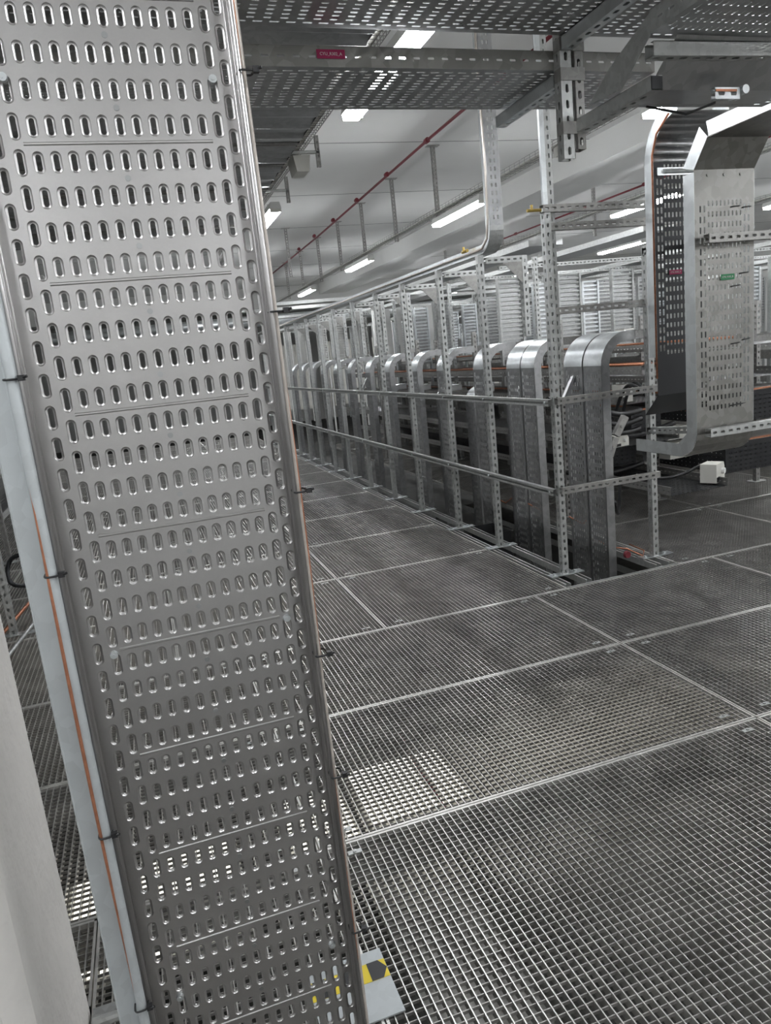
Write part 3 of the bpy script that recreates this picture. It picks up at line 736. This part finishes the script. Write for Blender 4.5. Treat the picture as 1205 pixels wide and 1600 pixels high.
# wire baskets carrying them
def basket_mesh(L, wd=.11, h=.05):
    b = MB(); r = .0022
    for (x, z) in ((0, h), (0, h * .5), (0, 0), (wd / 3, 0), (2 * wd / 3, 0), (wd, 0), (wd, h * .5), (wd, h)): b.tube([(x, 0, z), (x, L, z)], r, 4)
    k = 0.0
    while k < L:
        for (a, c) in (((0, k, h), (0, k, 0)), ((0, k, 0), (wd, k, 0)), ((wd, k, 0), (wd, k, h))): b.tube([a, c], r, 4, False)
        k += .05 if L < 14 else .1
    return b
for i, (x, y0, L, nmw) in enumerate([(1.38, 2.9, 13, 'nearest'), (3.78, 2.0, 22, 'second'), (6.38, 4, 22, 'third'), (8.98, 6, 20, 'fourth')]):
    t = thing('wire_basket', 'wire mesh cable basket running above the %s row of ceiling lights' % nmw, 'cable basket', (x, y0, 3.12))
    basket_mesh(L, .14 if i == 0 else .12).build('mesh', M['strutdark'], t)
    MB().box(.02, .10, 0, L, .004, .02).build('cable_bundle', M['cream'], t)
# emergency lamp and brackets on the nearest row
t = thing('emergency_lamp', 'small white emergency lamp box hanging from the nearest wire basket', 'lamp', (1.50, 6.20, 3.0))
MB().prism([(-.06, -.10, .1), (.08, -.10, .1), (.06, -.10, -.02), (-.04, -.10, -.02)], (0, .22, 0)).build('housing', M['cream'], t)
MB().box(.068, .075, -.08, .1, -.0, .04).build('lens', M['white'], t)
t = thing('emergency_lamp', 'small white emergency lamp box hanging from the second wire basket', 'lamp', (3.86, 6.0, 3.06))
MB().box(-.06, .06, -.12, .12, -.02, .06).build('housing', M['cream'], t)
for i, y in enumerate((4.9, 6.05, 7.3)):
    t = thing('basket_bracket', 'slotted bracket under the nearest wire basket, %s from the camera' % ORD[i], 'bracket', (1.36, y, 3.105))
    channel(MB(), (0, 0, 0), (.28, 0, 0), (0, 0, -1), .03, depth=.02, sides_perf=False).build('arm', M['strut'], t)
    channel(MB(), (.27, 0, -.11), (.27, 0, .12), (0, -1, 0), .03, depth=.03).build('upright', M['strutdark'], t)
# ceiling hanger struts
h0 = thing('ceiling_hanger', 'x', 'hanger')
channel(MB(), (0, 0, -.86), (0, 0, 0), (0, -1, 0), .05, depth=.04, sl=.03, sw=.02).build('drop', M['strutdark'], h0)
MB().box(-.08, .08, -.04, .04, -.008, 0).build('head_plate', M['strutdark'], h0)
first = True
hp_ = [(3.88, y, 'second') for y in (8.98, 10.55, 12.1, 13.6, 15.2, 16.9, 18.6)] + [(6.47 + 1.2, y, 'third') for y in (9.6, 11.2, 14.5, 17.5)] + [(3.0, y, 'middle') for y in (14.0, 17.5, 20)]
for i, (x, y, r_) in enumerate(hp_):
    o = h0 if first else copy_tree(h0); first = False
    o.location = (x, y, CEIL)
    tag(o, 'slotted hanger with flat head plate under the ceiling, beside the %s light row' % r_, 'hanger', 'ceiling hangers %s row' % r_)
# sprinkler pipes
for i, (pts, lb) in enumerate([([(3.42, 3.0, 3.76), (3.46, 8.0, 3.76), (3.60, 14, 3.76), (3.66, 24, 3.76)], 'dark red sprinkler pipe running under the ceiling near the hangers'),
                               ([(8.3, 7.0, 3.75), (8.25, 24, 3.75)], 'dark red sprinkler pipe beyond the ceiling downstand at the right')]):
    t = thing('sprinkler_pipe', lb, 'pipe', (0, 0, 0))
    MB().tube(pts, .016, 10).build('pipe', M['red'], t, True)
    for k in range(9):
        y = pts[0][1] + .8 + 1.45 * k
        x = pts[0][0] + (.04 * k / 3 if i == 0 else 0)
        MB().tube([(x, y - .03, 3.76), (x, y + .03, 3.76)], .030, 10).build('coupling', M['red'], t)

# ================================================================== TRAY RACKS ON THE RIGHT
def rack_tray(x0, x1, y0, y1, z, lab, mat='sheet', wmat='sheet', h=.06, perf=True, grp='stacked trays of the right hand racks'):
    return htray('rack_tray', lab, x0, x1, y0, y1, z, h, 'y', mat, wmat, grp=grp, solid=not perf, stagger=1, pv=.04)
lv = [(3.47, 3.97, 4.27, .30, 'lowest'), (4.25, 5.1, 5.6, .30, 'lower right'), (3.30, 3.95, 4.75, .62, 'second lowest'), (4.2, 5.1, 5.65, .66, 'mid right'),
      (3.55, 4.1, 4.9, .92, 'third'), (3.5, 4.1, 4.6, 1.16, 'fourth'), (3.45, 4.1, 4.7, 1.42, 'topmost'), (4.4, 5.2, 4.9, 1.0, 'upper right'), (4.4, 5.2, 4.6, 1.28, 'uppermost right')]
for i, (a, b_, y, z, nme) in enumerate(lv):
    rack_tray(a, b_, y, 12.5, z, '%s long tray of the rack behind the riser trays' % nme, 'dark' if i in (0, 1, 3) else 'sheet', 'strutdark', .06 if i != 3 else .12)
for i, (x, z) in enumerate([(3.60, 1.165 + .012), (3.68, 1.165 + .012), (4.0, 1.15), (4.46, 1.30), (3.9, .93), (4.5, .70)]):
    tag(MB().tube([(x, 4.72, z + .05), (x + .01, 7, z + .05), (x, 12, z + .05)], .010, 8).build('copper_cable', M['copper'], None, True), 'copper coloured cable lying lengthwise on the rack trays', 'cable', 'copper cables on the racks')
# tray rack uprights
u0 = thing('rack_upright', 'x', 'post')
channel(MB(), (0, 0, 0), (0, 0, 1.62), (0, -1, 0), closed=True, sl=.024, sw=.015).build('profile', M['strutdark'], u0)
MB().box(-.07, .07, -.05, .05, 0, .006).build('foot_plate', M['strut'], u0)
first = True
for i, y in enumerate((5.3, 6.9, 8.5, 10.1, 11.7)):
    for x, sd in ((3.26, 'left'), (4.16, 'middle'), (5.26, 'right')):
        o = u0 if first else copy_tree(u0); first = False
        o.location = (x, y, 0.003); tag(o, 'slotted upright on the %s side of the tray rack, %s from the camera' % (sd, ORD[i]), 'post', 'tray rack uprights')
# black cable bundles and white connection boxes in the rack
def swag(p0, p1, sag, n=14):
    p0, p1 = V(p0), V(p1); return [p0.lerp(p1, k / n) + V((0, 0, -sag * math.sin(PI * k / n))) for k in range(n + 1)]
for i, (p0, p1, s_, r_) in enumerate([((3.35, 4.4, 1.05), (3.42, 4.9, .68), -.20, .014), ((3.42, 4.45, 1.02), (3.58, 5.0, .70), -.22, .013), ((2.95, 4.2, .35), (3.5, 4.9, .35), .17, .013),
                                     ((3.3, 4.9, .72), (3.95, 4.8, .74), .05, .022), ((3.3, 5.1, .75), (3.9, 5.0, .78), .06, .02), ((3.55, 4.6, .38), (3.9, 4.45, .45), .04, .012),
                                     ((3.2, 5.2, .40), (3.8, 5.0, .42), .05, .02), ((3.3, 5.6, .98), (4.0, 5.2, .98), .06, .02), ((3.0, 5.6, .66), (3.4, 6.2, .72), .08, .022), ((2.95, 6.5, .62), (3.4, 7.0, .7), .07, .022), ((3.0, 7.3, .75), (3.4, 8, .8), .1, .025)]):
    tag(MB().tube(swag(p0, p1, s_), r_, 8).build('black_cable', M['black'], None, True), ['black cable looping up in front of the rack, left loop', 'black cable looping up in front of the rack, right loop', 'black cable sagging low beside the nearest riser tray', 'thick black cable across the rack tray ends', 'second thick black cable across the rack tray ends', 'black cable leading to the white box on the lowest tray', 'black cable on the low trays behind the end post', 'black cable on the third tray', 'black cable between the fifth and sixth risers', 'black cable between the sixth and seventh risers', 'black cable between distant risers'][i], 'cable')
def jbox(loc, sx, sy, sz, rz, lab, hub=True):
    t = thing('connection_box', lab, 'connection box', loc, rz)
    pts = [(-sx, -sy, 0), (sx, -sy, 0), (sx, -sy, sz * .75), (sx * .8, -sy, sz), (-sx, -sy, sz)]
    hb = MB().prism(pts, (0, 2 * sy, 0)).build('housing', M['cream'], t)
    if hub: MB().tube([(sx * .4, -sy - .02, sz * .55), (sx * .4, -sy, sz * .55)], sz * .16, 12).build('gland', M['white'], hb); MB().box(-sx * .9, -sx * .1, -sy - .004, -sy, sz * .05, sz * .3).build('socket', M['black'], t)
jbox((3.97, 4.42, .315), .085, .06, .14, .5, 'white connection box at the near end of the lowest rack tray')
jbox((3.02 + .35, 4.75, .635), .08, .05, .08, .2, 'white connection box on the second lowest tray behind the end post')
jbox((3.62, 5.0, .935), .06, .05, .14, .1, 'upright white connection box on the third tray')
jbox((3.55, 4.85, 1.44), .05, .05, .06, .1, 'small white box on the topmost rack tray behind the end post', False)
jbox((3.75, 5.25, .70), .10, .05, .10, 0, 'white flat connection box between the rack trays', False)
jbox((4.12, 5.0, .42), .12, .06, .13, .1, 'stacked white connection box behind the foot of the big riser tray', False)
jbox((4.10, 5.0, .58), .12, .06, .10, .1, 'upper white connection box behind the foot of the big riser tray', False)
for i, (x, y, z) in enumerate([(3.40, 6.1, .624), (3.42, 7.4, .624), (3.66, 8.2, .924), (3.66, 6.7, .924), (3.42, 9.2, .624)]):
    jbox((x, y, z), .05, .05, .09, .2, 'small white box on the rack trays seen between the risers, %s of the five' % ORD[i], False)
# dark perforated battery-like troughs at the right edge
for i, (x, y, z, L) in enumerate([(4.28, 4.62, .30, .9), (4.35, 4.7, .68, .9), (3.62, 4.9, .66, .4), (3.6, 5.2, .38, .5)]):
    t = thing('slotted_trough', ['lower', 'upper', 'small upper', 'small lower'][i] + ' dark slotted metal trough at the right edge among the racks', 'trough', (x, y, z))
    W_ = .75 if i < 2 else .28; H_ = .24 if i < 2 else .2
    b = MB(); n_ = 3 if i < 2 else 2
    perf_plate(b, (0, 0, 0), (0, 0, 1), (1, 0, 0), (0, -1, 0), H_, W_, pu=.035, pv=.05, sl=.010, sw=.032, stagger=0); b.build('front_panel', M['dark'], t)
    b = MB(); perf_plate(b, (0, 0, 0), (0, 0, 1), (0, 1, 0), (-1, 0, 0), H_, L, pu=.035, pv=.05, sl=.010, sw=.032, stagger=0); b.build('side_panel', M['dark'], t)
    MB().box(0, W_, 0, L, H_ - .002, H_).box(0, W_, 0, L, 0, .002).box(W_ - .002, W_, 0, L, 0, H_).build('cover', M['strutdark'], t)
    MB().box(0, W_, .01, .05, H_, H_ + .01).build('copper_strip', M['copper'], t)
# red cap, copper loops in the opening
t = thing('red_stopper', 'small round red stopper beside the copper loops in the opening', 'stopper', (2.90, 4.02, .03))
MB().tube([(0, -.02, 0), (0, .0, 0)], [.022, .026], 14).build('round_knob', M['red'], t)
tag(MB().tube([(2.80, 4.25, .12), (2.86, 4.15, .06), (2.93, 4.05, .055), (3.0, 3.98, .01), (3.04, 4.02, .03), (3.02, 4.15, .05)], .005, 6).build('copper_wire', M['copper'], None, True), 'copper wire loop beside the red stopper at the opening', 'wire')
for i, (x, y, z) in enumerate([(2.72, 4.42, .25), (2.72, 5.0, .25), (2.75, 5.65, .2)]):
    tag(MB().tube([(x, y, z), (x + .08, y - .05, z - .06), (x + .2, y + .05, z - .05)], .005, 6).build('copper_wire', M['copper'], None, True), 'short copper wire end between the riser trays, %s from the corner' % ORD[i], 'wire')
t = thing('shaft_box', 'open dark box between the third and fourth barrier posts behind the kerb', 'box', (2.50, 5.28, -.30))
MB().box(0, .2, 0, .002, 0, .28).box(0, .2, .34, .342, 0, .28).box(.2, .202, 0, .342, 0, .28).box(0, .2, 0, .34, 0, .002).build('panels', M['dark'], t)

# ================================================================== LEFT SIDE BEYOND THE TRAY
t = post_obj(2.2); t.location = (-1.00, 4.95, 0.004); tag(t, 'slotted post seen left of the foreground tray above the pillar', 'post')
tag(MB().tube([(-1.02 + .13 * math.cos(q), 5.9 + .0 * q + .05 * math.sin(3 * q), .20 + .13 * math.sin(q)) for q in [k * 2 * PI / 24 for k in range(60)]], .016, 8).build('cable_coil', M['dark'], None, True), 'coiled dark cable hanging behind the slotted post at the left', 'cable coil')
for i, (x0, z) in enumerate([(-2.6, .35), (-2.6, .75), (-2.6, 1.15), (-2.7, 1.5)]):
    htray('rack_tray', '%s tray of the rack at the left edge beyond the pillar' % ['lowest', 'second', 'third', 'topmost'][i], x0, x0 + 1.2, 5.6, 11.5, z, .06, 'y', 'sheet', 'strut', grp='trays of the left rack', pv=.04)
for i, (x, y, z) in enumerate([(-.93, 3.9, .05), (-.80, 3.7, .05)]):
    tag(MB().tube([(x - .25, y - .1, z), (x, y + 1.8, z + .02), (x + .05, y + 3, z)], .012, 8).build('floor_conduit', M['copper' if i == 0 else 'strut'], None, True), ['copper coloured cable lying along the grating left of the tray', 'grey conduit lying along the grating left of the tray'][i], 'conduit')
tag(MB().tube([(-.92, 3.92, .03), (-.92, 3.92, .08)], .022, 10).build('red_valve_cap', M['red']), 'small red cap at the left edge just above the white pillar', 'cap')
o = None
for i, y in enumerate((5.6, 7.2, 8.8, 10.4)):
    for x, sd in ((-1.36, 'right'), (-2.66, 'left')):
        o = copy_tree(u0); o.location = (x, y, .003); tag(o, 'slotted upright on the %s side of the left rack, %s from the camera' % (sd, ORD[i]), 'post', 'left rack uprights')

# ================================================================== BACKGROUND RACKING
def vtray(wd, h, mat, pv=.05):
    t = thing('vertical_ladder', 'x', 'cable ladder')
    b = MB()
    for x in (0, wd): b.box(x - .012, x + .012, 0, .06, -1.275, h)
    b.build('rails', M[mat], t)
    b = MB(); k = .03
    while k < h: b.box(0, wd, .015, .045, k, k + .022); k += .05
    b.build('rungs', M[mat], t)
    MB().box(.02, wd - .02, .05, .054, 0, h).build('backing_sheet', M['sheet' if mat != 'white' else 'white'], t)
    return t
protoV = [vtray(.30, .95, 'strut'), vtray(.22, .85, 'bend'), vtray(.16, 1.0, 'white')]
used = [False] * 3
cnt = {}
rws = [(4.2, 8.2), (4.2, 11.0), (5.6, 9.5), (5.6, 13.0), (7.4, 8.0), (7.4, 11.5), (7.4, 15), (9.4, 10), (9.4, 14), (11.5, 12), (11.5, 16), (3.6, 15), (3.6, 18.5), (5.2, 17.5), (8.5, 20), (11, 21)]
n = 0
for i, (x, y) in enumerate(rws):
    for j in range(5):
        k = (i + j) % 2
        if y > 14 and x < 6 and j < 3: k = 2
        o = protoV[k] if not used[k] else copy_tree(protoV[k]); used[k] = True
        o.location = (x + .42 * j + random.uniform(-.05, .05), y + random.uniform(-.2, .2), 1.28)
        col = ['wide grey vertical cable ladder standing', 'narrow bright vertical cable ladder standing', 'narrow white vertical cable ladder standing'][k]
        tag(o, '%s in the crowded racking in the background' % col, 'cable ladder', ['wide grey background ladders', 'narrow bright background ladders', 'white background ladders'][k])
        n += 1
# background uprights and beams
bp = thing('background_post', 'x', 'post')
channel(MB(), (0, 0, 0), (0, 0, 2.3), (0, -1, 0), closed=True, sl=.024, sw=.015).build('profile', M['strut'], bp)
MB().box(-.08, .08, -.05, .05, 0, .006).build('foot_plate', M['strut'], bp)
first = True
for x in (4.0, 5.4, 6.9, 8.8, 11.0, 13.2):
    for j in range(7):
        y = 6.6 + 2.2 * j + (x % 1) * .8
        if x < 5.3 and y < 12.4: y += .3
        o = bp if first else copy_tree(bp); first = False
        o.location = (x, y, .003); tag(o, 'tall slotted post among the distant racking beyond the riser trays', 'post', 'background slotted posts')
for j in range(9):
    y = 7.5 + 1.9 * j; x0 = 3.9 + .3 * (j % 3)
    bar((x0, y, 2.28 + .08 * (j % 3)), (x0 + 6 + (j % 2) * 3, y, 2.28 + .08 * (j % 3)), (0, -1, 0), 'slotted beam lying crosswise on top of the distant racking posts', 'strut', 'beam', 'background cross beams', name='cross_beam')
for j, (x, z) in enumerate([(4.0, 2.42), (5.4, 2.5), (6.9, 2.40), (8.8, 2.45), (11.0, 2.4), (13.2, 2.45)]):
    htray('background_tray', 'long tray on top of the distant racking, %s from the barrier' % ORD[j], x, x + .4, 7.0, 22, z, .06, 'y', 'sheet', 'strut', grp='trays on the background racking', pv=.05, solid=True)
for j, (x, z) in enumerate([(5.5, 1.10), (6.9, 1.15), (8.6, 1.1), (10.8, 1.1), (5.5, .55), (7.2, .5), (9.0, .5)]):
    htray('background_tray', 'long waist high tray behind the rack trays, %s from the barrier' % ORD[j], x, x + .6, 5.0 + .3 * j, 20, z, .08, 'y', 'sheet', 'strutdark', grp='waist high background trays', solid=True)
for j in range(3):
    y = 14.5 + 2.0 * j
    htray('background_tray', 'tray crossing the walkway racking far away, %s row' % ORD[j], 2.6, 9.5, y, y + .4, 2.62 + .05 * (j % 2), .06, 'x', 'sheet', 'strut', grp='distant crossing trays', solid=True)
tag(MB().tube([(-5, 22, 2.80), (14, 22, 2.80)], .16, 16).build('ventilation_duct', M['bend'], None, True), 'round pale ventilation duct crossing the far end under the ceiling', 'duct')
for j in range(5):
    tag(MB().box(4.4 + 1.7 * j, 5.5 + 1.7 * j, 24.0, 24.6, 0.0, 2.1).box(4.42 + 1.7 * j, 4.94 + 1.7 * j, 23.985, 24.0, 0.05, 2.05).box(4.96 + 1.7 * j, 5.48 + 1.7 * j, 23.985, 24.0, .05, 2.05).build('cabinet', M['cream']), 'pale switch cabinet against the far racking, %s from the left' % ORD[j], 'cabinet', 'far cabinets')

for j in range(6):
    x = 4.02 + .20 * j
    tag(MB().box(x, x + .12, 12.5, 12.56, 0.0, 2.25).box(x + .01, x + .11, 12.49, 12.50, 1.3, 2.2).build('white_panel', M['white']), 'tall white panel among the distant racking, %s from the left' % ORD[j], 'panel', 'distant white panels')

# jointed brackets hanging down beside the risers, with cable bundles
def jointed(pts, lab):
    t = thing('jointed_bracket', lab, 'bracket', pts[0])
    o = V(pts[0]); par = t
    for i in range(len(pts) - 1):
        a, b = V(pts[i]) - o, V(pts[i + 1]) - o; d = (b - a); n_ = V((0, 1, 0)); sd = d.cross(n_).normalized()
        c = MB(); c.obox((a + b) / 2, d * .46, sd * .024, n_ * .018); c.tube([(a + b) / 2 - n_ * .024, (a + b) / 2 - n_ * .018], .012, 10)
        c.build('link_plate', M['strutdark'], t)
jointed([(3.24, 4.45, .90), (3.15, 4.45, .76), (3.09, 4.45, .62), (3.085, 4.45, .42)], 'grey jointed bracket hanging behind the nearest riser tray')
jointed([(3.0, 5.34, .70), (2.93, 5.34, .53), (2.935, 5.34, .31)], 'grey jointed bracket hanging behind the third riser tray')
for i, (p0, p1, sg, rr) in enumerate([((3.02, 4.56, 1.0), (3.50, 4.62, .90), .05, .022), ((3.02, 4.58, .93), (3.50, 4.62, .84), .06, .022), ((3.02, 4.56, .86), (3.50, 4.64, .76), .05, .02), ((3.05, 5.3, .95), (3.32, 5.8, .80), .06, .025), ((3.05, 6.1, .95), (3.32, 6.6, .80), .06, .025)]):
    tag(MB().tube(swag(p0, p1, sg), rr, 8).build('black_cable', M['black'], None, True), ['topmost thick black cable behind the nearest riser tray', 'middle thick black cable behind the nearest riser tray', 'lowest thick black cable behind the nearest riser tray', 'thick black cable end seen between the fourth and fifth risers', 'thick black cable end seen between the fifth and sixth risers beyond'][i], 'cable')
